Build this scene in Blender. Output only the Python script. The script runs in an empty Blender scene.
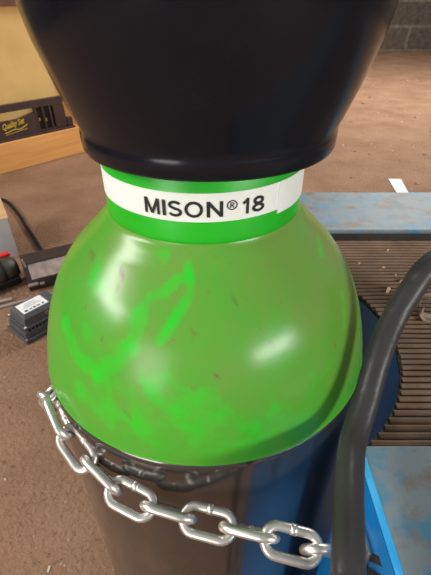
import bpy, bmesh, math, random
from mathutils import Vector, Matrix
random.seed(7)
S = bpy.context.scene
COL = S.collection
PI = math.pi
H = 1.05                                   # camera height

# ------------------------------------------------------------------ camera
cam_d = bpy.data.cameras.new('camera'); cam = bpy.data.objects.new('camera', cam_d); COL.objects.link(cam)
cam.location = (0, 0, H); cam.rotation_euler = (math.radians(90 - 35.4), 0, 0)
cam_d.sensor_fit = 'VERTICAL'; cam_d.sensor_height = 36.0; cam_d.lens = 415 / 575 * 36.0
cam_d.clip_start = 0.01; cam_d.clip_end = 100
cam_d.dof.use_dof = True; cam_d.dof.focus_distance = 0.21; cam_d.dof.aperture_fstop = 45
S.camera = cam

# ------------------------------------------------------------------ light
S.view_settings.view_transform = 'Standard'; S.view_settings.look = 'None'
S.view_settings.gamma = 1; S.view_settings.use_curve_mapping = False
S.view_settings.exposure = 0.0
W = bpy.data.worlds.new('world'); S.world = W; W.use_nodes = True
W.node_tree.nodes['Background'].inputs[0].default_value = (0.93, 0.96, 1.0, 1)
W.node_tree.nodes['Background'].inputs[1].default_value = 0.37

def area(name, loc, target, sx, sy, power, color):
    d = bpy.data.lights.new(name, 'AREA'); d.shape = 'RECTANGLE'; d.size = sx; d.size_y = sy
    d.energy = power; d.color = color
    o = bpy.data.objects.new(name, d); COL.objects.link(o); o.location = loc
    o.rotation_euler = (Vector(target) - Vector(loc)).to_track_quat('-Z', 'Y').to_euler()
    return o
area('window_light_left', (-3.9, -0.4, 2.95), (0.0, -0.4, 1.1), 2.4, 0.8, 190, (1.0, 0.98, 0.95))
area('door_light_left', (-3.3, -4.2, 1.5), (0.0, 0.2, 0.9), 2.6, 2.4, 150, (1.0, 0.98, 0.95))
area('window_light_right', (3.4, -3.0, 1.95), (0.0, -0.6, 1.3), 2.4, 0.42, 150, (1.0, 0.99, 0.97))

area('far_floor_fill', (2.6, 5.2, 3.6), (2.4, 4.9, 0), 1.6, 1.6, 270, (1.0, 0.96, 0.9))  # unseen overhead fill, added to brighten the far floor

# ------------------------------------------------------------------ materials
def mat(name, col, rough=0.5, metal=0.0, col2=None, scale=20.0, lo=0.4, hi=0.6, bump=0.0, bscale=60.0,
        detail=6, coat=0.0, spec=0.5, col3=None, scale3=5.0, lo3=0.5, hi3=0.65, stretch=None, rough2=None, bdist=0.01):
    m = bpy.data.materials.new(name); m.use_nodes = True; nt = m.node_tree; N = nt.nodes; L = nt.links
    b = N['Principled BSDF']
    b.inputs['Base Color'].default_value = (*col, 1); b.inputs['Roughness'].default_value = rough
    b.inputs['Metallic'].default_value = metal; b.inputs['Coat Weight'].default_value = coat
    b.inputs['Coat Roughness'].default_value = 0.05
    b.inputs['Specular IOR Level'].default_value = spec
    tc = N.new('ShaderNodeTexCoord'); mp = N.new('ShaderNodeMapping'); L.new(tc.outputs['Object'], mp.inputs[0])
    if stretch: mp.inputs['Scale'].default_value = stretch
    def noise(sc):
        n = N.new('ShaderNodeTexNoise'); n.inputs['Scale'].default_value = sc; n.inputs['Detail'].default_value = detail
        n.inputs['Roughness'].default_value = 0.62
        L.new(mp.outputs[0], n.inputs[0]); return n
    def ramp(src, lo, hi):
        r = N.new('ShaderNodeMapRange'); r.inputs['From Min'].default_value = lo; r.inputs['From Max'].default_value = hi
        L.new(src, r.inputs['Value']); return r.outputs[0]
    out = None
    if col2:
        mx = N.new('ShaderNodeMixRGB'); mx.inputs[1].default_value = (*col, 1); mx.inputs[2].default_value = (*col2, 1)
        fac = ramp(noise(scale).outputs[0], lo, hi); L.new(fac, mx.inputs[0]); out = mx.outputs[0]
        if rough2 is not None:
            rr = N.new('ShaderNodeMapRange'); rr.inputs['To Min'].default_value = rough; rr.inputs['To Max'].default_value = rough2
            L.new(fac, rr.inputs['Value']); L.new(rr.outputs[0], b.inputs['Roughness'])
        if col3:
            m3 = N.new('ShaderNodeMixRGB'); m3.inputs[2].default_value = (*col3, 1); L.new(out, m3.inputs[1])
            L.new(ramp(noise(scale3).outputs[0], lo3, hi3), m3.inputs[0]); out = m3.outputs[0]
        L.new(out, b.inputs['Base Color'])
    if bump:
        bp = N.new('ShaderNodeBump'); bp.inputs['Strength'].default_value = bump; bp.inputs['Distance'].default_value = bdist
        L.new(noise(bscale).outputs[0], bp.inputs['Height']); L.new(bp.outputs[0], b.inputs['Normal'])
    m['out'] = 0
    return m

M_floor = mat('worn_floor_paint', (0.39, 0.225, 0.137), 0.8, bdist=0.022, col2=(0.27, 0.145, 0.08), scale=3.0, lo=0.35, hi=0.7,
              bump=1.0, bscale=62, col3=(0.15, 0.085, 0.055), scale3=70, lo3=0.55, hi3=0.74, spec=0.25)
M_ply = mat('yellow_plywood', (0.74, 0.48, 0.18), 0.6, col2=(0.62, 0.37, 0.12), scale=2.5, lo=0.35, hi=0.7,
            col3=(0.10, 0.06, 0.03), scale3=38, lo3=0.70, hi3=0.78, spec=0.3)
M_strip = mat('orange_wood', (0.50, 0.26, 0.09), 0.55, col2=(0.42, 0.20, 0.06), scale=4, stretch=(6, 6, 0.6), spec=0.3)
M_beam = mat('pine_beam', (0.80, 0.40, 0.13), 0.6, col2=(0.66, 0.30, 0.08), scale=3.2, lo=0.35, hi=0.7, stretch=(0.6, 6, 9),
             col3=(0.22, 0.09, 0.03), scale3=22, lo3=0.70, hi3=0.78, spec=0.3)
M_redwood = mat('red_brown_board', (0.16, 0.06, 0.035), 0.6, col2=(0.11, 0.04, 0.02), scale=6)
M_case = mat('brown_plastic_case', (0.045, 0.022, 0.02), 0.45, col2=(0.06, 0.03, 0.027), scale=9)
M_caseD = mat('dark_case_recess', (0.010, 0.006, 0.005), 0.6, col2=(0.014, 0.008, 0.007), scale=20)
M_gold = mat('gold_print', (0.62, 0.42, 0.03), 0.5, col2=(0.5, 0.32, 0.02), scale=90)
M_cap = mat('black_plastic_guard', (0.004, 0.005, 0.009), 0.15, col2=(0.008, 0.008, 0.011), scale=14, lo=0.35, hi=0.65, rough2=0.22, spec=0.28)
M_collar = mat('clean_green_enamel', (0.012, 0.42, 0.012), 0.35, col2=(0.01, 0.37, 0.01), scale=30)
M_label = mat('white_vinyl_label', (0.80, 0.82, 0.76), 0.45, col2=(0.76, 0.78, 0.71), scale=40)
M_print = mat('black_print', (0.010, 0.010, 0.014), 0.5, col2=(0.014, 0.014, 0.018), scale=80)
M_body = mat('dark_metallic_enamel', (0.15, 0.138, 0.132), 0.14, metal=0.85, col2=(0.125, 0.115, 0.108), scale=26, lo=0.4, hi=0.65, rough2=0.24, coat=0.3)
M_steel = mat('galvanised_steel', (0.74, 0.71, 0.66), 0.32, metal=0.9, col2=(0.62, 0.58, 0.52), scale=160, lo=0.35, hi=0.65, rough2=0.45)
M_hose = mat('grey_rubber', (0.030, 0.028, 0.028), 0.36, col2=(0.042, 0.039, 0.038), scale=35, lo=0.35, hi=0.65, bump=0.08, bscale=140, spec=0.3)
M_blue = mat('blue_enamel', (0.005, 0.15, 0.42), 0.30, col2=(0.006, 0.17, 0.46), scale=12)
M_bedge = mat('lit_unworn_blue_edge', (0.03, 0.34, 0.72), 0.35, col2=(0.06, 0.42, 0.76), scale=60)  # unworn blue, painted brighter as an edge turned to the window
M_worn = mat('worn_blue_paint', (0.175, 0.215, 0.23), 0.5, col2=(0.055, 0.205, 0.31), scale=60, lo=0.47, hi=0.62,
             col3=(0.16, 0.105, 0.075), scale3=44, lo3=0.50, hi3=0.68, spec=0.3)
M_mat = mat('ribbed_rubber_mat', (0.17, 0.105, 0.068), 0.8, col2=(0.28, 0.175, 0.115), scale=26, lo=0.4, hi=0.7, spec=0.2, bump=0.1, bscale=300)
M_groove = mat('dark_brown_sheet', (0.02, 0.014, 0.011), 0.7, col2=(0.035, 0.026, 0.02), scale=40)  # near-black brown for mat grooves, rail front strip and undercarriage
M_slot = mat('dark_slot', (0.012, 0.008, 0.012), 0.7, col2=(0.03, 0.012, 0.012), scale=90)
M_chip = mat('pale_wood_chip', (0.62, 0.40, 0.22), 0.7, col2=(0.5, 0.3, 0.15), scale=200)
M_curl = mat('tan_shaving', (0.36, 0.24, 0.15), 0.6, col2=(0.28, 0.18, 0.11), scale=180)
M_paper = mat('white_paper', (0.85, 0.85, 0.84), 0.7, col2=(0.78, 0.78, 0.77), scale=20)
M_alu = mat('dark_cast_aluminium', (0.075, 0.075, 0.078), 0.5, metal=0.2, col2=(0.095, 0.094, 0.095), scale=60)
M_black = mat('black_rubber', (0.008, 0.007, 0.007), 0.6, col2=(0.013, 0.012, 0.012), scale=50, spec=0.25)
M_olive = mat('olive_black_plastic', (0.045, 0.038, 0.026), 0.5, col2=(0.06, 0.05, 0.036), scale=30)
M_red = mat('red_plastic', (0.75, 0.015, 0.02), 0.4, col2=(0.65, 0.01, 0.015), scale=60)
M_taupe = mat('taupe_panel', (0.46, 0.36, 0.30), 0.5, col2=(0.30, 0.23, 0.19), scale=20)
M_dbrown = mat('dark_brown_housing', (0.025, 0.014, 0.011), 0.55, col2=(0.035, 0.02, 0.016), scale=20)
M_kraft = mat('kraft_cardboard', (0.66, 0.40, 0.20), 0.75, col2=(0.58, 0.34, 0.16), scale=14)
M_carton = mat('white_carton', (0.58, 0.56, 0.55), 0.6, col2=(0.52, 0.50, 0.49), scale=10)

def block_wall_mat():
    m = bpy.data.materials.new('grey_block_masonry'); m.use_nodes = True; N = m.node_tree.nodes; L = m.node_tree.links
    b = N['Principled BSDF']; b.inputs['Roughness'].default_value = 0.9; b.inputs['Specular IOR Level'].default_value = 0.1
    tc = N.new('ShaderNodeTexCoord'); mp = N.new('ShaderNodeMapping')
    mp.inputs['Rotation'].default_value = (math.radians(90), 0, 0); mp.inputs['Location'].default_value = (0.42, 0.0, 0.0)
    L.new(tc.outputs['Object'], mp.inputs[0])
    br = N.new('ShaderNodeTexBrick'); L.new(mp.outputs[0], br.inputs[0])
    br.inputs['Color1'].default_value = (0.150, 0.118, 0.092, 1); br.inputs['Color2'].default_value = (0.118, 0.094, 0.074, 1)
    br.inputs['Mortar'].default_value = (0.21, 0.175, 0.125, 1); br.inputs['Scale'].default_value = 1
    br.inputs['Mortar Size'].default_value = 0.03; br.inputs['Brick Width'].default_value = 1.15; br.inputs['Row Height'].default_value = 0.46
    n = N.new('ShaderNodeTexNoise'); n.inputs['Scale'].default_value = 12; n.inputs['Detail'].default_value = 8; L.new(tc.outputs['Object'], n.inputs[0])
    mx = N.new('ShaderNodeMixRGB'); mx.blend_type = 'MULTIPLY'; mx.inputs[0].default_value = 0.75
    L.new(br.outputs[0], mx.inputs[1])
    r = N.new('ShaderNodeMapRange'); r.inputs['From Min'].default_value = 0.3; r.inputs['From Max'].default_value = 0.7
    r.inputs['To Min'].default_value = 0.55; r.inputs['To Max'].default_value = 1.35
    L.new(n.outputs[0], r.inputs['Value']); L.new(r.outputs[0], mx.inputs[2]); L.new(mx.outputs[0], b.inputs['Base Color'])
    bp = N.new('ShaderNodeBump'); bp.inputs['Strength'].default_value = 0.5; L.new(n.outputs[0], bp.inputs['Height']); L.new(bp.outputs[0], b.inputs['Normal'])
    return m
M_block = block_wall_mat()

# ------------------------------------------------------------------ mesh helpers
def link(name, bm, m, parent=None, smooth=False):
    me = bpy.data.meshes.new(name)
    bmesh.ops.recalc_face_normals(bm, faces=bm.faces)
    bm.to_mesh(me); bm.free()
    if smooth:
        for p in me.polygons: p.use_smooth = True
    o = bpy.data.objects.new(name, me); COL.objects.link(o)
    for mm in (m if isinstance(m, (list, tuple)) else [m]): me.materials.append(mm)
    if parent: o.parent = parent
    return o
def tag(o, label=None, cat=None, group=None, kind=None):
    if label: o['label'] = label
    if cat: o['category'] = cat
    if group: o['group'] = group
    if kind: o['kind'] = kind
    return o
def thing(name, label, cat, loc=(0, 0, 0), rotz=0, group=None):
    o = bpy.data.objects.new(name, None); COL.objects.link(o); o.empty_display_size = 0.05
    o.location = loc; o.rotation_euler = (0, 0, rotz)
    return tag(o, label, cat, group)
def box(bm, c, s, rot=None, bev=0.0, seg=2):
    vs = []
    for x in (-.5, .5):
        for y in (-.5, .5):
            for z in (-.5, .5):
                v = Vector((x * s[0], y * s[1], z * s[2]))
                if rot: v = rot @ v
                vs.append(bm.verts.new(v + Vector(c)))
    fs = [bm.faces.new([vs[i] for i in f]) for f in ((0, 1, 3, 2), (4, 6, 7, 5), (0, 4, 5, 1), (2, 3, 7, 6), (0, 2, 6, 4), (1, 5, 7, 3))]
    if bev:
        es = list({e for f in fs for e in f.edges})
        bmesh.ops.bevel(bm, geom=es, offset=bev, segments=seg, profile=0.5, affect='EDGES')
def B(c, s, **k):
    bm = bmesh.new(); box(bm, c, s, **k); return bm
def lathe(bm, prof, n=96, c=(0, 0, 0)):
    rings = []
    for r, z in prof:
        if r < 1e-6: rings.append([bm.verts.new((c[0], c[1], c[2] + z))])
        else: rings.append([bm.verts.new((c[0] + r * math.cos(2 * PI * i / n), c[1] + r * math.sin(2 * PI * i / n), c[2] + z)) for i in range(n)])
    for a, b in zip(rings, rings[1:]):
        for i in range(n):
            j = (i + 1) % n
            q = [a[i % len(a)], a[j % len(a)], b[j % len(b)], b[i % len(b)]]
            u = []
            for v in q:
                if v not in u: u.append(v)
            if len(u) > 2: bm.faces.new(u)
def catmull(pts, per=12):
    P = [Vector(p) for p in pts]; P = [2 * P[0] - P[1]] + P + [2 * P[-1] - P[-2]]; out = []
    for i in range(1, len(P) - 2):
        p0, p1, p2, p3 = P[i - 1:i + 3]
        for k in range(per):
            t = k / per
            out.append(0.5 * ((2 * p1) + (p2 - p0) * t + (2 * p0 - 5 * p1 + 4 * p2 - p3) * t * t + (3 * p1 - p0 - 3 * p2 + p3) * t ** 3))
    out.append(P[-2]); return out
def tube(bm, pts, r, n=16, closed=False):
    pts = [Vector(p) for p in pts]; k = len(pts); rings = []; up = None
    for i, p in enumerate(pts):
        if closed: t = (pts[(i + 1) % k] - pts[i - 1]).normalized()
        else: t = (pts[min(i + 1, k - 1)] - pts[max(i - 1, 0)]).normalized()
        if up is None:
            up = t.cross(Vector((0, 0, 1)));
            if up.length < 0.1: up = t.cross(Vector((1, 0, 0)))
        up = (up - t * up.dot(t)).normalized(); w = t.cross(up)
        rr = r(i / (k - 1)) if callable(r) else r
        rings.append([bm.verts.new(p + rr * (math.cos(2 * PI * j / n) * up + math.sin(2 * PI * j / n) * w)) for j in range(n)])
    for i in range(k if closed else k - 1):
        a, b = rings[i], rings[(i + 1) % k]
        for j in range(n): bm.faces.new([a[j], a[(j + 1) % n], b[(j + 1) % n], b[j]])
    if not closed: bm.faces.new(rings[0]); bm.faces.new(rings[-1])
def prism(bm, poly, z0, z1):
    a = [bm.verts.new((x, y, z0)) for x, y in poly]; b = [bm.verts.new((x, y, z1)) for x, y in poly]
    bm.faces.new(a); bm.faces.new(b); n = len(poly)
    for i in range(n): bm.faces.new([a[i], a[(i + 1) % n], b[(i + 1) % n], b[i]])
def text_bm(s, size, extrude=0.0, offset=0.0, align='LEFT', shear=0.0):
    cu = bpy.data.curves.new('lettering', 'FONT'); cu.body = s; cu.size = size; cu.extrude = extrude; cu.offset = offset
    cu.align_x = align; cu.shear = shear; cu.resolution_u = 4
    o = bpy.data.objects.new('lettering', cu); COL.objects.link(o)
    dg = bpy.context.evaluated_depsgraph_get(); me = bpy.data.meshes.new_from_object(o.evaluated_get(dg))
    bm = bmesh.new(); bm.from_mesh(me); bpy.data.meshes.remove(me); bpy.data.objects.remove(o); bpy.data.curves.remove(cu)
    return bm

# ------------------------------------------------------------------ setting
bm = bmesh.new(); box(bm, (0.6, 2.75, -0.05), (9.2, 15.5, 0.1)); tag(link('floor', bm, M_floor), kind='structure')
tag(link('wall_back', B((0.6, 10.6, 1.6), (9.2, 0.2, 3.2)), M_block), kind='structure')
bm = bmesh.new()                                         # left wall with the window opening
box(bm, (-4.1, -3.325, 1.6), (0.2, 3.35, 3.2)); box(bm, (-4.1, 5.425, 1.6), (0.2, 10.15, 3.2))
box(bm, (-4.1, -0.5, 0.6), (0.2, 2.3, 1.2))
tag(link('wall_left', bm, M_block), kind='structure')
bm = bmesh.new(); box(bm, (5.3, 2.75, 0.5), (0.2, 15.5, 1.0)); 
tag(link('wall_right', bm, M_block), kind='structure')

AX = Vector((0.6805, 0.7328, 0)); NX = Vector((0.7328, -0.6805, 0)); P0 = Vector((-1.5217, 2.8488, 0))
ANG = math.atan2(AX.y, AX.x)
def diag(name):                                          # local x along the wall, local y pointing away from the camera
    return Matrix.Translation(P0) @ Matrix.Rotation(ANG, 4, 'Z')
MX = diag('')
o = tag(link('wall_partition', B((0.10, 0.18, 0.62), (2.0, 0.05, 1.24)), M_ply), kind='structure'); o.matrix_world = MX
o = tag(link('trim_1', B((0.80, 0.147, 0.62), (0.28, 0.016, 1.24)), M_strip), kind='structure'); o.matrix_world = MX
o = tag(link('trim_2', B((0.10, 0.14, 1.03), (2.0, 0.03, 0.10)), M_redwood), kind='structure'); o.matrix_world = MX

# pine beam, case
bm = bmesh.new(); box(bm, (0.03, 0.078, 0.1), (1.36, 0.15, 0.2), bev=0.006)
o = link('timber_beam', bm, M_beam); o.matrix_world = MX
tag(o, 'orange pine timber beam lying on the floor along the yellow plywood', 'beam')

t = thing('tool_case', 'dark brown plastic case with yellow lettering standing on the pine beam', 'case'); t.matrix_world = MX @ Matrix.Translation((0, 0.0, 0.2005)) 
# local z measured from the beam top; the case leans slightly back
y0 = 0.03
def cb(x0, x1, z0, z1, d=0.03, y=y0): 
    bm = bmesh.new(); box(bm, ((x0 + x1) / 2, y + d / 2, (z0 + z1) / 2), (x1 - x0, d, z1 - z0), bev=0.003); return bm
bm = bmesh.new()
def quadprism(bm, pts, y, d):
    a = [bm.verts.new((x, y, z)) for x, z in pts]; b = [bm.verts.new((x, y + d, z)) for x, z in pts]; n = len(pts)
    bm.faces.new(a); bm.faces.new(b)
    for i in range(n): bm.faces.new([a[i], a[(i + 1) % n], b[(i + 1) % n], b[i]])
quadprism(bm, [(-0.30, 0.183), (0.60, 0.183), (0.605, 0.228), (-0.30, 0.228)], y0, 0.035)          # top rail
quadprism(bm, [(-0.30, 0.012), (0.375, 0.012), (0.375, 0.152), (0.245, 0.124), (-0.30, 0.128)], y0, 0.035)  # lower front with sloping top
quadprism(bm, [(-0.32, 0.012), (-0.28, 0.012), (-0.28, 0.228), (-0.32, 0.228)], y0, 0.035)
quadprism(bm, [(0.515, 0.02), (0.605, 0.03), (0.60, 0.176), (0.515, 0.176)], y0, 0.035)            # right cheek
quadprism(bm, [(0.375, 0.012), (0.52, 0.012), (0.52, 0.030), (0.375, 0.030)], y0, 0.035)
for x in (0.374, 0.430, 0.484): quadprism(bm, [(x, 0.02), (x + 0.011, 0.02), (x + 0.008, 0.18), (x - 0.004, 0.18)], y0 - 0.004, 0.035)
link('frame', bm, M_case, t)
link('base_tray', cb(-0.32, 0.66, 0.0, 0.014, d=0.085, y=0.012), M_case, t)
bm = bmesh.new(); box(bm, (0.45, y0 + 0.032, 0.10), (0.15, 0.008, 0.15)); link('slot_backing', bm, M_caseD, t)
for x, z in ((0.405, 0.095), (0.455, 0.085), (0.50, 0.13)): link('drill_bit', B((x, y0 + 0.022, z), (0.012, 0.008, 0.022), bev=0.002), M_gold, t)
bm = bmesh.new(); box(bm, (0.635, y0 + 0.02, 0.045), (0.045, 0.03, 0.06), bev=0.004); link('latch', bm, M_case, t)
bm = text_bm('Quality Set', 0.050, extrude=0.0006, offset=0.0012, shear=0.25)
xs = [v.co.x for v in bm.verts]; k = 0.165 / max(xs)
for v in bm.verts: v.co = Vector((0.116 + v.co.x * k, y0 - 0.0016 - v.co.z, 0.075 + v.co.y * 1.05 + v.co.x * 0.10))
link('lettering', bm, M_gold, t)
bm = bmesh.new(); tube(bm, catmull([(0.125, y0 - 0.001, 0.052), (0.20, y0 - 0.001, 0.066), (0.24, y0 - 0.001, 0.063), (0.295, y0 - 0.001, 0.084)], 6), 0.003, 6)
tube(bm, catmull([(0.13, y0 - 0.001, 0.040), (0.22, y0 - 0.001, 0.050), (0.29, y0 - 0.001, 0.058)], 6), 0.0018, 6)
link('underline', bm, M_gold, t)

# ------------------------------------------------------------------ gas cylinder
CX, CY = -0.0063, 0.2095
g = thing('gas_cylinder', 'shielding gas cylinder with scuffed green shoulder, black guard and white MISON 18 label', 'gas cylinder', (CX, CY, 0.0))
PLAT = 0.10
def Z(h): return H - h
body = [(0.0, PLAT + 0.012), (0.085, PLAT + 0.006), (0.093, PLAT), (0.0985, PLAT + 0.006), (0.1, PLAT + 0.02)]
body += [(0.1, PLAT + 0.05 + i * (Z(0.19) - PLAT - 0.05) / 10) for i in range(11)] + [(0.0997, Z(0.185)), (0.0992, Z(0.180)), (0.094, Z(0.179))]
bm = bmesh.new(); lathe(bm, body, 160); link('body', bm, M_body, g, True)
prof = [(.0895, .0502), (.0915, .0508), (.0935, .0528), (.1, .0585), (.105, .0635), (.11, .0685), (.115, .0735), (.12, .0775), (.125, .081), (.13, .084), (.135, .0866),
        (.14, .0888), (.145, .0908), (.15, .0925), (.155, .094), (.16, .0954), (.165, .0966), (.17, .0977), (.175, .0986), (.18, .0993), (.1806, .0997), (.1806, .094)]
fine = []
for (h0, r0), (h1, r1) in zip(prof[:-2], prof[1:-1]):
    nn = 4 if abs(h1 - h0) > 0.003 else 2
    for i in range(nn): fine.append((h0 + (h1 - h0) * i / nn, r0 + (r1 - r0) * i / nn))
fine += prof[-2:]
hs = [q[0] for q in fine]; rs = [q[1] for q in fine]
for _ in range(3): rs = [rs[0]] + [(rs[i - 1] + 2 * rs[i] + rs[i + 1]) / 4 for i in range(1, len(rs) - 3)] + rs[-3:]
bm = bmesh.new(); NS = 360
lathe(bm, [(r, Z(h)) for h, r in zip(hs, rs)], NS)
# scuff strokes: polylines in (azimuth deg, depth below eye level) with half-width in metres; positive = bare green, negative = dark nick
STROKES = [([(-5.9, .0965), (-4.2, .1061), (-7.7, .1121), (-13.2, .1224)], .0020, 1), ([(-10.1, .1017), (-14, .1068), (-19.1, .1088)], .0024, .9),
           ([(-21.7, .1141), (-21.5, .1259)], .0036, .9), ([(-51.6, .1341), (-42.1, .1419), (-31.7, .1438), (-23.9, .1283)], .0040, .9),
           ([(-18.7, .0951), (-18, .0958)], .003, .8), ([(-53.6, .1055), (-42.2, .1128)], .0042, .7), ([(-11, .1414), (-6, .149), (-0.3, .1542)], .0085, .8),
           ([(73.5, .1044), (63.7, .1079)], .002, .9), ([(61.1, .1246), (54.3, .1364)], .0016, .9), ([(1.1, .1469), (2.4, .1518)], .0075, .7),
           ([(-28, .150), (-14.2, .1596)], .009, .7), ([(-41.2, .1287), (-29.1, .1309)], .004, .5), ([(-2, .160), (10, .164), (22, .160)], .007, .45),
           ([(-40, .157), (-22, .166)], .006, .6), ([(30, .150), (45, .148)], .007, .35),
           ([(-35.6, .1041), (-33.8, .1057)], .0009, -1), ([(-37.2, .1030), (-36.0, .1045)], .0008, -1), ([(-61.6, .1055), (-55.8, .1056)], .0009, -.7), ([(-34.2, .1083), (-33.9, .1103)], .0008, -.6),
           ([(-32.8, .1276), (-33.3, .1287)], .0008, -.6), ([(-3, .118), (-1.5, .119)], .0007, -.5), ([(12, .108), (13, .110)], .0006, -.6), ([(22, .125), (23, .127)], .0006, -.5),
           ([(-22, .156), (-20, .159)], .0008, -.5), ([(4, .134), (5, .135)], .0006, -.5)]
def rad(h):
    for i in range(len(hs) - 1):
        if hs[i] <= h <= hs[i + 1] and hs[i + 1] > hs[i]: return rs[i] + (rs[i + 1] - rs[i]) * (h - hs[i]) / (hs[i + 1] - hs[i])
    return rs[-1]
def pt(az, h): a = math.radians(az); r = rad(h); return Vector((r * math.sin(a), -r * math.cos(a), Z(h)))
SEG = []
for pl, w, k in STROKES:
    P = []
    for (a0, h0), (a1, h1) in zip(pl, pl[1:]):
        for i in range(6): P.append(pt(a0 + (a1 - a0) * i / 6, h0 + (h1 - h0) * i / 6))
    P.append(pt(*pl[-1])); SEG.append((P, w, k))
bm.verts.ensure_lookup_table(); bm.verts.index_update()
wear = [0.0] * len(bm.verts); nick = [0.0] * len(bm.verts)
for v in bm.verts:
    if v.co.y > 0.02: continue
    for P, w, k in SEG:
        if (v.co - P[len(P) // 2]).length > 0.05: continue
        d = min((v.co - p).length for p in P)
        q = max(0.0, min(1.0, 1.7 - d / w / 1.1)) if k > 0 else max(0.0, min(1.0, 1.6 - d / w))
        if k > 0: wear[v.index] = max(wear[v.index], q * k)
        else: nick[v.index] = max(nick[v.index], -q * k)
M_dome = bpy.data.materials.new('scuffed_green_enamel'); M_dome.use_nodes = True
N = M_dome.node_tree.nodes; L = M_dome.node_tree.links; b = N['Principled BSDF']
def nz(sc, det=6, st=None):
    n = N.new('ShaderNodeTexNoise'); n.inputs['Scale'].default_value = sc; n.inputs['Detail'].default_value = det; n.inputs['Roughness'].default_value = 0.6
    tc = N.new('ShaderNodeTexCoord'); mp = N.new('ShaderNodeMapping'); L.new(tc.outputs['Object'], mp.inputs[0]); L.new(mp.outputs[0], n.inputs[0])
    if st: mp.inputs['Scale'].default_value = st
    return n
def rg(src, a, c, lo=0, hi=1):
    r = N.new('ShaderNodeMapRange'); r.inputs['From Min'].default_value = a; r.inputs['From Max'].default_value = c
    r.inputs['To Min'].default_value = lo; r.inputs['To Max'].default_value = hi; L.new(src, r.inputs['Value']); return r.outputs[0]
def mixc(f, a, c):
    m = N.new('ShaderNodeMixRGB')
    for s, i in ((f, 0), (a, 1), (c, 2)):
        if isinstance(s, (tuple, float)): m.inputs[i].default_value = s if isinstance(s, float) else (*s, 1)
        else: L.new(s, m.inputs[i])
    return m.outputs[0]
def mth(op, a, c):
    m = N.new('ShaderNodeMath'); m.operation = op
    for s, i in ((a, 0), (c, 1)):
        if isinstance(s, float): m.inputs[i].default_value = s
        else: L.new(s, m.inputs[i])
    return m.outputs[0]
# a film of olive dust over the green, thinner low on the shoulder where the chain and hands rub it
tcg = N.new('ShaderNodeTexCoord'); sp = N.new('ShaderNodeSeparateXYZ'); L.new(tcg.outputs['Object'], sp.inputs[0])
high = rg(sp.outputs[2], Z(0.172), Z(0.118))
side = rg(sp.outputs[0], -0.07, 0.08, 0.0, 0.34)
dust = mth('ADD', mth('MULTIPLY', rg(nz(17).outputs[0], 0.32, 0.68), 0.50), mth('MULTIPLY', high, side))
base = mixc(dust, (0.035, 0.36, 0.018), (0.215, 0.225, 0.060))
wa = N.new('ShaderNodeAttribute'); wa.attribute_name = 'wear'; na = N.new('ShaderNodeAttribute'); na.attribute_name = 'nick'
wv = rg(mth('ADD', mth('MULTIPLY', wa.outputs['Fac'], 0.62), mth('MULTIPLY', nz(85, 8).outputs[0], 1.5)), 0.98, 1.62)
c1 = mixc(wv, base, (0.016, 0.52, 0.020))
c2 = mixc(rg(nz(210, 3).outputs[0], 0.66, 0.74, 0, 0.55), c1, (0.20, 0.13, 0.05))
c3 = mixc(mth('MULTIPLY', na.outputs['Fac'], 0.85), c2, (0.13, 0.085, 0.04))
L.new(c3, b.inputs['Base Color'])
L.new(rg(wv, 0, 1, 0.25, 0.21), b.inputs['Roughness'])
b.inputs['Specular IOR Level'].default_value = 0.30
bp = N.new('ShaderNodeBump'); bp.inputs['Strength'].default_value = 0.05; bp.inputs['Distance'].default_value = 0.002
L.new(nz(60, 4).outputs[0], bp.inputs['Height']); L.new(bp.outputs[0], b.inputs['Normal'])
dome = link('shoulder', bm, M_dome, g, True); tag(dome, 'green shoulder dulled by olive dust with bright scuffs')
for nm, arr in (('wear', wear), ('nick', nick)):
    at = dome.data.attributes.new(nm, 'FLOAT', 'POINT'); at.data.foreach_set('value', arr)
bm = bmesh.new(); lathe(bm, [(0.046, Z(.052)), (.0500, Z(.052)), (.0503, Z(.0525)), (.0503, Z(.088)), (.0506, Z(.0897)), (.0500, Z(.0905)), (0.046, Z(.0905))], 128)
link('neck_collar', bm, M_collar, g, True)
def strip(a0, a1, h0, h1, r, bm, n=64):
    prev = None
    for i in range(n + 1):
        a = math.radians(a0 + (a1 - a0) * i / n); s, c = math.sin(a), -math.cos(a)
        cur = [bm.verts.new((rr * s, rr * c, Z(h))) for rr, h in ((r, h0), (r, h1), (r - .0004, h1), (r - .0004, h0))]
        if prev:
            for j in range(4): bm.faces.new([prev[j], prev[(j + 1) % 4], cur[(j + 1) % 4], cur[j]])
        else: bm.faces.new(cur)
        prev = cur
    bm.faces.new(prev)
bm = bmesh.new(); strip(-260, 44, .0664, .0792, .0506, bm, 140); strip(42, 120, .0662, .0812, .0509, bm, 40)
lab = link('label', bm, M_label, g, True)
lab.data.polygons.foreach_set('use_smooth', [False] * len(lab.data.polygons))
def ribbon(bm, pts, w, f, closed=False):
    n = len(pts); rows = []
    for i, p in enumerate(pts):
        p = Vector(p)
        a = (p - Vector(pts[i - 1])) if (i or closed) else None; c = (Vector(pts[(i + 1) % n]) - p) if (i < n - 1 or closed) else None
        a = a.normalized() if a else c.normalized(); c = c.normalized() if c else a
        na, nc = Vector((-a.y, a.x)), Vector((-c.y, c.x)); m = (na + nc).normalized(); m *= w / 2 / max(0.35, m.dot(na))
        rows.append([bm.verts.new(f(p + m)), bm.verts.new(f(p - m))])
    for i in range(n if closed else n - 1):
        q, r = rows[i], rows[(i + 1) % n]; bm.faces.new([q[0], q[1], r[1], r[0]])
def ell(cx, cy, rx, ry, a0, a1, n=20): return [(cx + rx * math.cos(math.radians(a0 + (a1 - a0) * i / n)), cy + ry * math.sin(math.radians(a0 + (a1 - a0) * i / n))) for i in range(n + 1)]
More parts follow.
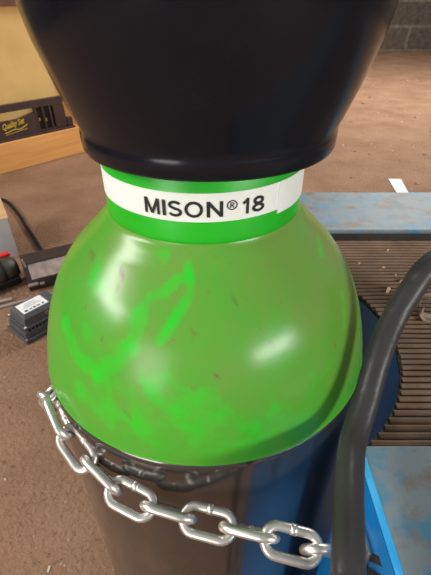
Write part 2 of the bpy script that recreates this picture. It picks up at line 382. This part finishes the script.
# letters drawn as strokes in a cell: x in cap heights, y 0..1 ; each (strokes, closed?)
SW = 0.175; hw = SW / 2
def segs(pts, n=4):
    out = []
    for p, q in zip(pts, pts[1:]): out += [(p[0] + (q[0] - p[0]) * i / n, p[1] + (q[1] - p[1]) * i / n) for i in range(n)]
    return out + [pts[-1]]
LET = {'M': (0.98, [[(hw, 0), (hw, 1)], [(hw + .02, 1), (0.49, 0.04)], [(0.96 - hw, 1), (0.49, 0.04)], [(0.98 - hw, 0), (0.98 - hw, 1)]]),
       'I': (SW, [[(hw, 0), (hw, 1)]]),
       'S': (0.82, [ell(.41, .73, .29, .19, 20, 270, 16)[:-1] + ell(.41, .29, .32, .21, 90, -160, 16)]),
       'O': (1.0, [ell(.5, .5, .42, .425, 0, 360, 30)]),
       'N': (0.84, [[(hw, 0), (hw, 1)], [(hw, .95), (.84 - hw, .05)], [(.84 - hw, 0), (.84 - hw, 1)]]),
       '1': (0.36, [[(.36 - hw, 0), (.36 - hw, 1)], [(.0, .70), (.16, .80), (.30, .98)]]),
       '8': (0.70, [ell(.35, .735, .22, .19, 0, 360, 20), ell(.35, .275, .27, .20, 0, 360, 22)])}
bm = bmesh.new(); CH = 0.0071
for chh, a0, a1 in (('M', -28.0, -19.8), ('I', -18.4, -16.6), ('S', -15.6, -8.6), ('O', -7.4, 1.3), ('N', 3.0, 10.8), ('1', 20.7, 23.8), ('8', 25.6, 32.6)):
    wd, strokes = LET[chh]
    def f(p, rr=[0]):
        a = math.radians(a0 + (a1 - a0) * p.x / wd); return Vector((.05088 * math.sin(a), -.05088 * math.cos(a), Z(0.0769 - CH * p.y)))
    for st_ in strokes: ribbon(bm, segs(st_) if len(st_) < 4 else st_, SW, f)
for pl, w_ in ((ell(.5, .5, .45, .45, 0, 360, 24), .11), (segs([(.36, .22), (.36, .78)]), .10), ([(.36, .74), (.55, .74), (.64, .66), (.64, .58), (.55, .50), (.36, .50)], .09), (segs([(.50, .50), (.66, .22)]), .10)):
    def f(p):
        a = math.radians(12.6 + 5.2 * p.x); return Vector((.05088 * math.sin(a), -.05088 * math.cos(a), Z(0.0742 - 0.0044 * p.y)))
    ribbon(bm, pl, w_, f)
link('lettering', bm, M_print, lab)
guard = [(.046, .0570), (.0582, .0584), (.0597, .0580), (.0604, .0566), (.0606, .0530), (.0605, .0505), (.0602, .0494), (.0608, .0470), (.0636, .0400), (.0668, .0315), (.0698, .0220), (.0722, .0145), (.0742, .005),
         (.0760, -.008), (.0780, -.030), (.0790, -.060), (.0792, -.095), (.0780, -.102), (.0755, -.104), (.0735, -.100), (.0725, -.060), (.068, .005), (.060, .035), (.046, .045)]
bm = bmesh.new(); lathe(bm, [(r, Z(h)) for r, h in guard], 160); o = link('valve_guard', bm, M_cap, g, True); o.location.x = 0.0032
bm = bmesh.new(); lathe(bm, [(.0, Z(.052)), (.016, Z(.052)), (.016, Z(0.0)), (.011, Z(-.01)), (.011, Z(-.05)), (.0, Z(-.05))], 32)
lathe(bm, [(.0, Z(-.045)), (.024, Z(-.045)), (.026, Z(-.055)), (.024, Z(-.068)), (0, Z(-.068))], 12)
link('valve', bm, M_steel, g)

# ------------------------------------------------------------------ welding machine
wmac = thing('welding_machine', 'blue welding machine with ribbed brown rubber top between two worn blue rails', 'machine')
X0, X1, Y0, Y1, TOP = 0.074, 0.86, 0.030, 0.4575, 0.850
AC, AR = (0.010, 0.225), 0.1175
def arc(r, x0):
    a = math.acos((x0 - AC[0]) / r)
    return [(AC[0] + r * math.cos(t), AC[1] + r * math.sin(t)) for t in [a - 2 * a * i / 40 for i in range(41)]]
A = arc(AR, X0)                                               # from far to near
outline = [(X0, Y1)] + A + [(X0, Y0), (X1, Y0), (X1, Y1)]
bm = bmesh.new(); prism(bm, outline, 0.16, TOP - 0.004); link('housing', bm, M_blue, wmac)
A2 = arc(AR - 0.0012, X0 + 0.001)
bm = bmesh.new(); 
mo = [(x + random.uniform(-.0006, .0003), y) for x, y in A2]
prism(bm, [(X0 + 0.001, 0.3635)] + mo + [(X0 + 0.001, 0.1275), (X1 - 0.01, 0.1275), (X1 - 0.01, 0.3635)], TOP - 0.004, TOP - 0.0012)
mt = link('rubber_mat', bm, M_groove, wmac)
# ribs of the mat: long half-round strips, trimmed at the cut-out
bm = bmesh.new(); y = 0.1302; pitch = 0.0051
while y < 0.361:
    dy = abs(y - AC[1]); xs = X0 + 0.002
    if dy < AR - 0.001: xs = max(xs, AC[0] + math.sqrt((AR - 0.0012) ** 2 - dy * dy) + random.uniform(0, .001))
    sec = [(-.0019, 0), (-.0015, .0014), (0, .0021), (.0015, .0014), (.0019, 0)]
    nseg = 24; rows = []
    for i in range(nseg + 1):
        x = xs + (X1 - 0.012 - xs) * (i / nseg) ** 1.6
        wob = 0.00022 * math.sin(9 * x + y * 60) + random.uniform(-.0001, .0001)
        rows.append([bm.verts.new((x, y + wob + a, TOP - 0.0014 + c)) for a, c in sec])
    for p, q in zip(rows, rows[1:]):
        for j in range(4): bm.faces.new([p[j], p[j + 1], q[j + 1], q[j]])
        bm.faces.new([p[0], q[0], q[4], p[4]])
    bm.faces.new(rows[0]); bm.faces.new(rows[-1])
    y += pitch
rb = link('rib', bm, M_mat, mt); tag(rb, kind='stuff')
RT = H - 0.189
for ya, yb in ((0.3625, Y1), (Y0, 0.1265)):
    bm = bmesh.new(); box(bm, ((X0 + X1) / 2 + 0.0012, (ya + yb) / 2, (TOP - 0.004 + RT) / 2), (X1 - X0, yb - ya, RT - TOP + 0.004), bev=0.0012)
    rail = link('rail', bm, M_worn, wmac)
    bm = bmesh.new(); box(bm, (X0 + 0.0005, (ya + yb) / 2, RT - 0.0022), (0.0036, yb - ya - 0.001, 0.0040), bev=0.0014)
    tag(link('rail_edge', bm, M_bedge, rail), 'unworn blue rail edge with window light painted in')
    link('end_plate', B((X0 + 0.0003, (ya + yb) / 2, TOP + 0.0012), (0.0030, yb - ya - 0.0008, 0.0115)), M_blue, rail)
    if ya > 0.3:
        bm = bmesh.new(); box(bm, ((X0 + X1) / 2, ya - 0.0004, (TOP + RT) / 2 - 0.0016), (X1 - X0 - 0.004, 0.0012, RT - TOP - 0.004)); tag(link('front_strip', bm, M_groove, rail), 'dark front face of the rail')  # thin dark strip over the far rail's front face
bm = bmesh.new()
for k in range(6):                                            # slanted cooling slots in the end face
    zt = H - 0.1895 - 0.0125 * (k); 
    d = Vector((0, .0137, -.024)).normalized()
    c = Vector((X0 - 0.0002, 0.0815, H - 0.2095 - k * 0.014))
    rot = Matrix.Rotation(math.atan2(d.z, d.y), 3, 'X')
    box(bm, c, (0.0012, 0.024, 0.0034), rot=rot)
link('cooling_slot', bm, M_slot, wmac)
bm = bmesh.new(); box(bm, (X0 - 0.0012, 0.094, H - 0.226), (0.0024, 0.016, 0.022), bev=0.0008)
tube(bm, [(X0 - 0.0035 + 0.006 * -math.sin(t), 0.094, H - 0.226 + 0.006 * math.cos(t)) for t in [2 * PI * i / 16 for i in range(16)]], 0.0016, 8, closed=True)
link('chain_eye', bm, M_steel, wmac)
bm = bmesh.new(); box(bm, (X0 - 0.0012, 0.345, H - 0.295), (0.0024, 0.016, 0.022), bev=0.0008)
tube(bm, [(X0 - 0.0035 + 0.006 * -math.sin(t), 0.345, H - 0.295 + 0.006 * math.cos(t)) for t in [2 * PI * i / 16 for i in range(16)]], 0.0016, 8, closed=True)
link('chain_eye', bm, M_steel, wmac)
bm = bmesh.new(); box(bm, (0.385, 0.24, 0.13), (0.93, 0.40, 0.06), bev=0.006)
bm.free(); bm = bmesh.new(); box(bm, (0.375, 0.245, 0.085), (0.97, 0.34, 0.03), bev=0.005); box(bm, (0.50, 0.245, 0.13), (0.70, 0.34, 0.062))
link('undercarriage', bm, M_groove, wmac)
for x in (0.02, 0.76):
    for yy in (0.11, 0.38):
        bm = bmesh.new(); r = 0.035
        ring = [(x, yy - 0.013), (x, yy + 0.013)]
        va = [[bm.verts.new((x + r * math.cos(2 * PI * i / 28), q, 0.0352 + r * math.sin(2 * PI * i / 28))) for i in range(28)] for q in (yy - 0.013, yy + 0.013)]
        bm.faces.new(va[0]); bm.faces.new(va[1])
        for i in range(28): bm.faces.new([va[0][i], va[0][(i + 1) % 28], va[1][(i + 1) % 28], va[1][i]])
        link('wheel', bm, M_black, wmac)

# ------------------------------------------------------------------ chain
def cyl(az, h, r): a = math.radians(az); return Vector((CX + r * math.sin(a), CY - r * math.cos(a), Z(h)))
path = [(0.070, 0.345, Z(.295)), (0.040, 0.337, Z(.295)), (0.0, 0.322, Z(.295))] + [cyl(a, h, .1038) for a, h in ((-165, .294), (-145, .29), (-120, .28), (-100, .262), (-85, .245), (-74, .222), (-66, .203))] + [cyl(a, h, .1018) for a, h in ((-61, .190), (-56, .1865))] + [cyl(a, h, r) for a, h, r in ((-48, .191, .1030), (-40, .1975, .1040), (-30, .2015, .1055))]
path += [cyl(-18.6, .2045, .1085), (-0.0036, 0.0965, Z(.2065)), (0.0180, 0.0902, Z(.203)), (0.0337, 0.0846, Z(.2005)), (0.047, 0.0850, Z(.207)), (0.058, 0.0885, Z(.2165)), (0.0695, 0.0935, Z(.226))]
dense = catmull(path, 24)
acc = [0.0]
for p, q in zip(dense, dense[1:]): acc.append(acc[-1] + (q - p).length)
def at_len(s):
    s = max(0, min(acc[-1], s))
    for i in range(len(acc) - 1):
        if acc[i + 1] >= s: return dense[i].lerp(dense[i + 1], (s - acc[i]) / max(1e-9, acc[i + 1] - acc[i]))
    return dense[-1]
iC = min(range(len(dense)), key=lambda i: (dense[i] - Vector((-0.0036, 0.0965, Z(.2065)))).length)
PITCH, WIRE, LEN, WID = 0.0200, 0.0023, 0.0248, 0.0118      # centre-line length and width of one link
ch = thing('steel_chain', 'galvanised steel link chain slung around the gas cylinder below its green shoulder', 'chain', (CX, CY, Z(.2)))
def link_mesh():
    bm = bmesh.new(); pts = []; a = (LEN - WID) / 2; r = WID / 2
    for i in range(12): t = -PI / 2 + PI * i / 11; pts.append((a + r * math.cos(t), r * math.sin(t), 0))
    pts.append((0, r, 0))
    for i in range(12): t = PI / 2 + PI * i / 11; pts.append((-a + r * math.cos(t), r * math.sin(t), 0))
    pts.append((0, -r, 0))
    tube(bm, pts, WIRE, 12, closed=True)
    lathe_pts = [(0.0012, 0), ]
    tube(bm, [(-0.0015, -r, 0), (0, -r, 0), (0.0015, -r, 0)], WIRE * 1.12, 12)   # weld bead
    return bm
proto = link('chain_link', link_mesh(), M_steel, ch, True)
n0 = -int(acc[iC] // PITCH); n1 = int((acc[-1] - acc[iC]) // PITCH)
first = True
for k in range(n0, n1 + 1):
    s = acc[iC] + k * PITCH
    p = at_len(s); T = (at_len(s + PITCH * .5) - at_len(s - PITCH * .5)).normalized()
    R = (p - Vector((CX, CY, p.z))).normalized(); R = (R - T * R.dot(T)).normalized()
    U = R.cross(T)
    V = (R * math.cos(math.radians(63)) + Vector((0, 0, 1)) * math.sin(math.radians(63))); V = (V - T * V.dot(T)).normalized()
    tw = math.radians((4 if k % 3 else -6)); V = V * math.cos(tw) + T.cross(V) * math.sin(tw)
    Wd = T.cross(V) if k % 2 == 0 else V; Nn = T.cross(Wd)
    m = Matrix((T, Wd, Nn)).transposed().to_4x4(); m.translation = p - Vector(ch.location)
    o = proto if first else proto.copy()
    if not first: COL.objects.link(o); o.parent = ch
    o.matrix_local = m; first = False

# ------------------------------------------------------------------ hose
fp, sp_ = math.cos(math.radians(35.4)), math.sin(math.radians(35.4))
hose = [(0.70, 0.26, TOP + .0085), (0.55, 0.262, TOP + .009), (0.42, 0.262, TOP + .022), (0.29, 0.250, 0.925)] + [(0.1705, 0.21, 0.9444),
        (0.1349, 0.1936, 0.9427),
        (0.1078, 0.1757, 0.939),
        (0.0988, 0.1693, 0.93),
        (0.0888, 0.1597, 0.9166),
        (0.0796, 0.1457, 0.904),
        (0.0718, 0.1303, 0.8894),
        (0.0632, 0.1142, 0.8811),
        (0.0547, 0.0906, 0.8838),
        (0.0505, 0.0758, 0.8845),
        (0.0464, 0.0601, 0.8838),
        (0.0451, 0.0495, 0.8761)] + [
        (0.046, 0.040, 0.82), (0.052, 0.010, 0.62), (0.058, -0.02, 0.35), (0.08, -0.06, 0.10), (0.13, -0.13, 0.018), (0.25, -0.26, 0.008), (0.5, -0.4, 0.008)]
bm = bmesh.new(); tube(bm, catmull(hose, 10), 0.0061, 24)
tag(link('rubber_hose', bm, M_hose, None, True), 'thick dark grey rubber hose hanging over the corner of the blue machine', 'hose')

# ------------------------------------------------------------------ scraps on the rubber mat
def chip(x, y, l, w, rz, label, name='wood_chip', m=M_chip):
    bm = bmesh.new(); nn = 5; rows = []
    for i in range(nn):
        u = i / (nn - 1) - .5; ww = w * (1 - 0.5 * abs(2 * u) ** 2) * random.uniform(.8, 1.1); z = 0.0006 * math.cos(u * 5) + .0002
        rows.append([bm.verts.new((u * l, -ww / 2, z)), bm.verts.new((u * l, ww / 2, z + .0002)), bm.verts.new((u * l, ww / 2, z + .0011)), bm.verts.new((u * l, -ww / 2, z + .0009))])
    for p, q in zip(rows, rows[1:]):
        for j in range(4): bm.faces.new([p[j], p[(j + 1) % 4], q[(j + 1) % 4], q[j]])
    bm.faces.new(rows[0]); bm.faces.new(rows[-1])
    o = link(name, bm, m); o.location = (x, y, TOP); o.rotation_euler = (0, 0, rz); tag(o, label, 'wood chip', 'wood chips on the rubber mat'); return o
chip(.1418, .2765, .0095, .0030, 1.0, 'pale slanted wood splinter on the ribbed mat left of the hose')
chip(.1590, .2895, .0070, .0036, .4, 'broad pale wood chip on the mat right against the hose')
chip(.1495, .3110, .0030, .0016, .2, 'small pale wood chip on the mat behind the slanted splinter')
chip(.1300, .3180, .0034, .0014, .6, 'tiny wood chip on the mat nearest the green shoulder')
chip(.1640, .3420, .0036, .0016, .9, 'tiny wood chip on the mat just in front of the far blue rail')
chip(.1560, .2990, .0026, .0012, 1.3, 'tiny dull wood chip on the mat just behind the broad chip')
# a curl of tan shaving
bm = bmesh.new(); cpts = []
for i in range(40):
    t = i / 39 * 2 * PI * 1.15; r = 0.0052 + 0.0006 * t
    cpts.append((r * math.cos(t + 2.6), 0.0 + 0.0022 * t - .006, 0.0062 + r * 0.95 * math.sin(t + 2.6)))
mz = min(c[2] for c in cpts); rows = []
for i, (x, y, z) in enumerate(cpts):
    w = 0.0042 * (1 - .25 * math.sin(i * .4)); nx = Vector((x, 0, z - .0062)).normalized() * .0006
    c = Vector((x, y, z - mz + .0007)); rows.append([bm.verts.new(c + Vector((0, -w, 0)) - nx), bm.verts.new(c + Vector((0, w, 0)) - nx), bm.verts.new(c + Vector((0, w, 0)) + nx), bm.verts.new(c + Vector((0, -w, 0)) + nx)])
for p, q in zip(rows, rows[1:]):
    for j in range(4): bm.faces.new([p[j], p[(j + 1) % 4], q[(j + 1) % 4], q[j]])
bm.faces.new(rows[0]); bm.faces.new(rows[-1])
o = link('wood_shaving', bm, M_curl, None, True); o.location = (.1600, .2420, TOP); o.rotation_euler = (0, 0, -0.6)
tag(o, 'curled tan wood shaving on the ribbed mat right of the hose', 'wood shaving')

# ------------------------------------------------------------------ things on the floor at left
E1 = Vector((0.65, 0.76, 0)); dr_rot = math.atan2(E1.y, E1.x)
d = thing('lamp_driver', 'dark finned metal lamp driver with a white sticker on its top', 'driver', (-0.676, 1.235, 0.0), dr_rot)
bm = bmesh.new(); box(bm, (0, 0, 0.009), (0.20, 0.145, 0.018), bev=0.003); box(bm, (0, 0, 0.030), (0.185, 0.128, 0.026), bev=0.004); link('base', bm, M_alu, d)
bm = bmesh.new()
for i in range(12): box(bm, (-0.078 + i * 0.0142, 0, 0.048), (0.0058, 0.122, 0.016))
link('cooling_fin', bm, M_alu, d)
bm = bmesh.new(); box(bm, (0, 0, 0.047), (0.16, 0.095, 0.016)); link('core', bm, M_caseD, d)
bm = bmesh.new()
def frustum(bm, z0, z1, l0, w0, l1, w1):
    a = [bm.verts.new((x * l0 / 2, y * w0 / 2, z0)) for x, y in ((-1, -1), (1, -1), (1, 1), (-1, 1))]
    b_ = [bm.verts.new((x * l1 / 2, y * w1 / 2, z1)) for x, y in ((-1, -1), (1, -1), (1, 1), (-1, 1))]
    bm.faces.new(a); bm.faces.new(b_)
    for i in range(4): bm.faces.new([a[i], a[(i + 1) % 4], b_[(i + 1) % 4], b_[i]])
box(bm, (0, 0, 0.059), (0.178, 0.128, 0.008), bev=0.002)
frustum(bm, 0.063, 0.092, 0.160, 0.112, 0.150, 0.104); frustum(bm, 0.092, 0.104, 0.150, 0.104, 0.128, 0.078)
link('cover', bm, M_alu, d)
for sx in (-1, 1):
    for sy in (-1, 1):
        bm = bmesh.new(); lathe(bm, [(0, 0.0635), (.0048, 0.0635), (.0048, .0665), (.003, .068), (0, .068)], 14, (sx * .082, sy * .058, 0)); link('screw', bm, M_steel, d)
        bm = bmesh.new(); lathe(bm, [(0, 0.018), (.0042, 0.018), (.0042, .0205), (0, .0215)], 14, (sx * .094, sy * .066, 0)); link('screw', bm, M_steel, d)
bm = bmesh.new(); box(bm, (-0.014, -0.002, 0.1044), (0.098, 0.066, 0.0008)); st = link('sticker', bm, M_paper, d)
bm = bmesh.new()
for i, (x, w, y, hh) in enumerate(((-.048, .012, -.024, .010), (-.030, .010, -.024, .006), (-.016, .010, -.024, .009), (.000, .014, -.024, .006), (.018, .008, -.024, .009))): box(bm, (x, y, 0.1050), (w, hh, 0.0004))
for k in range(3): box(bm, (-.014, -.004 + k * .010, 0.1050), (.07 - .014 * k, 0.0016, 0.0004))
link('print', bm, M_print, st)
bm = bmesh.new(); tube(bm, [(0.012 + 0.007 * math.cos(t), -0.0548, 0.078 + 0.007 * math.sin(t)) for t in [0.6 + 5 * i / 12 for i in range(13)]], 0.0012, 6)
tube(bm, [(0.028 + 0.007 * math.cos(t), -0.0548, 0.078 + 0.007 * math.sin(t)) for t in [0.6 + 5 * i / 12 for i in range(13)]], 0.0012, 6); link('moulded_mark', bm, M_taupe, d)

j = thing('lamp_housing', 'dark brown box-shaped lamp housing with a taupe front panel beside the green cylinder', 'lamp', (-0.725, 1.565, 0.0), 0.50)
bm = bmesh.new(); 
sec = [(-.065, 0), (-.072, .012), (-.072, .045), (-.020, .11), (.065, .11), (.065, 0)]
ra = [bm.verts.new((-.12, q, z)) for q, z in sec]; rb_ = [bm.verts.new((.12, q, z)) for q, z in sec]; bm.faces.new(ra); bm.faces.new(rb_)
for i in range(6): bm.faces.new([ra[i], ra[(i + 1) % 6], rb_[(i + 1) % 6], rb_[i]])
link('housing', bm, M_dbrown, j)
bm = bmesh.new(); box(bm, (0.0, -0.0475, 0.079), (0.20, 0.005, 0.066), rot=Matrix.Rotation(-math.atan2(.052, .065), 3, 'X'), bev=0.001); tag(link('front_panel', bm, M_taupe, j), 'taupe front panel')
bm = bmesh.new(); tube(bm, [(-0.108, -0.03, 0.10), (-0.114, -0.032, 0.14)], 0.0035, 8); link('pin', bm, M_taupe, j)
bm = bmesh.new(); box(bm, (-0.10, -0.075, 0.036), (0.04, 0.018, 0.012), bev=0.003); box(bm, (-0.065, -0.072, 0.030), (0.02, 0.016, 0.012), bev=0.003); tag(link('clip', bm, M_steel, j), 'shiny metal clips')

tl = thing('power_tool', 'dark rounded power tool with a red button lying beside the white carton', 'tool', (-0.962, 1.488, 0.0), 0.75)
bm = bmesh.new(); n = 14
prf = [(0, -.13), (.035, -.128), (.056, -.115), (.062, -.09), (.063, .05), (.057, .085), (.040, .105), (0, .108)]
lathe(bm, prf, 40)
for v in bm.verts: v.co = Vector((v.co.z, v.co.x, v.co.y * 0.95 + 0.061))
link('motor_body', bm, M_olive, tl, True)
bm = bmesh.new(); lathe(bm, [(.060, .028), (.0655, .028), (.0655, .044), (.060, .044)], 40)
for v in bm.verts: v.co = Vector((v.co.z, v.co.x, v.co.y * 0.95 + 0.061))
link('band', bm, M_black, tl, True)
bm = bmesh.new(); box(bm, (0.072, 0.016, 0.121), (0.05, 0.026, 0.014), bev=0.003); tag(link('button', bm, M_red, tl), 'red button')
bm = bmesh.new(); box(bm, (-0.03, -0.066, 0.03), (0.24, 0.02, 0.03), bev=0.005); link('foot', bm, M_black, tl)

bm = bmesh.new(); tube(bm, [(-1.06, 1.235, 0.006), (-0.62, 1.465, 0.006)], 0.0055, 10)
tag(link('steel_rod', bm, M_steel), 'thin bright steel rod on the floor between the finned driver and dark housing', 'rod', 'rods on the floor')
bm = bmesh.new(); tube(bm, [(-1.08, 1.275, 0.008), (-0.85, 1.385, 0.008)], 0.0075, 10)
tag(link('steel_rod', bm, M_taupe), 'dull brown rod on the floor beside the dark power tool', 'rod', 'rods on the floor')

bm = bmesh.new(); cabl = [(-1.75, 2.45, .0055), (-1.5, 2.455, .0055), (-1.333, 2.406, .0055), (-1.262, 2.355, .0055), (-1.145, 2.207, .0055), (-1.052, 2.067, .0055), (-.936, 1.897, .0055), (-.86, 1.775, .0055), (-.80, 1.68, .006), (-0.775, 1.64, .02)]
tube(bm, catmull(cabl, 8), 0.0095, 10)
for v in bm.verts: v.co.z += 0.0045
tag(link('power_cable', bm, M_black, None, True), 'black power cable curving over the brown floor to the lamp housing', 'cable')

c = thing('cardboard_box', 'white carton with an open tan flap at the left beside the power tool', 'box', (-1.155, 1.78, 0), 0)
rz = math.radians(30); c.rotation_euler = (0, 0, rz)
# the corner that shows points towards the cylinder
wl, dl, hh = 0.30, 0.26, 0.20
bm = bmesh.new()
for cc, ss in (((0, -dl / 2, hh / 2), (wl, 0.005, hh)), ((0, dl / 2, hh / 2), (wl, 0.005, hh)), ((-wl / 2, 0, hh / 2), (0.005, dl, hh)), ((wl / 2, 0, hh / 2), (0.005, dl, hh)), ((0, 0, 0.003), (wl, dl, 0.005))): box(bm, cc, ss)
link('carton_wall', bm, M_carton, c)
bm = bmesh.new(); box(bm, (wl / 2 - 0.055, 0.0, hh + 0.003), (0.12, dl, 0.004)); link('flap', bm, M_kraft, c)
bm = bmesh.new(); box(bm, (-wl / 2 + 0.055, 0.0, hh + 0.003), (0.12, dl, 0.004)); link('flap', bm, M_kraft, c)

# paper slip behind the machine
bm = bmesh.new(); q = [(1.195, 2.775), (1.275, 2.755), (1.235, 2.50), (1.160, 2.515)]
a = [bm.verts.new((x, y, 0.0006 + 0.004 * (i % 2))) for i, (x, y) in enumerate(q)]; b_ = [bm.verts.new((x, y, 0.0016 + 0.004 * (i % 2))) for i, (x, y) in enumerate(q)]
bm.faces.new(a); bm.faces.new(b_)
for i in range(4): bm.faces.new([a[i], a[(i + 1) % 4], b_[(i + 1) % 4], b_[i]])
tag(link('paper_slip', bm, M_paper), 'white paper strip on the floor behind the blue machine', 'paper')

# loose grit on the floor
M_grit = mat('pale_grit', (0.55, 0.45, 0.36), 0.8, col2=(0.22, 0.12, 0.07), scale=3.3, lo=0.45, hi=0.55)
bm = bmesh.new()
for i in range(900):
    x = random.uniform(-1.5, 0.2) if i < 620 else random.uniform(0.6, 3.0); yy = random.uniform(0.2, 2.4) if i < 620 else random.uniform(1.9, 7)
    if -0.12 < x < 0.9 and 0.0 < yy < 0.5: continue
    if x < -0.52 and 1.03 < yy < 2.5: continue
    s = random.choice((.0015, .002, .002, .003, .0045)) * (1 if i < 620 else 3)
    rot = Matrix.Rotation(random.uniform(0, 6), 3, 'Z')
    box(bm, (x, yy, s * .3), (s * random.uniform(1, 3), s, s * .6), rot=rot)
tag(link('floor_grit', bm, M_grit), 'scattered pale grit and crumbs on the brown floor', 'grit', kind='stuff')
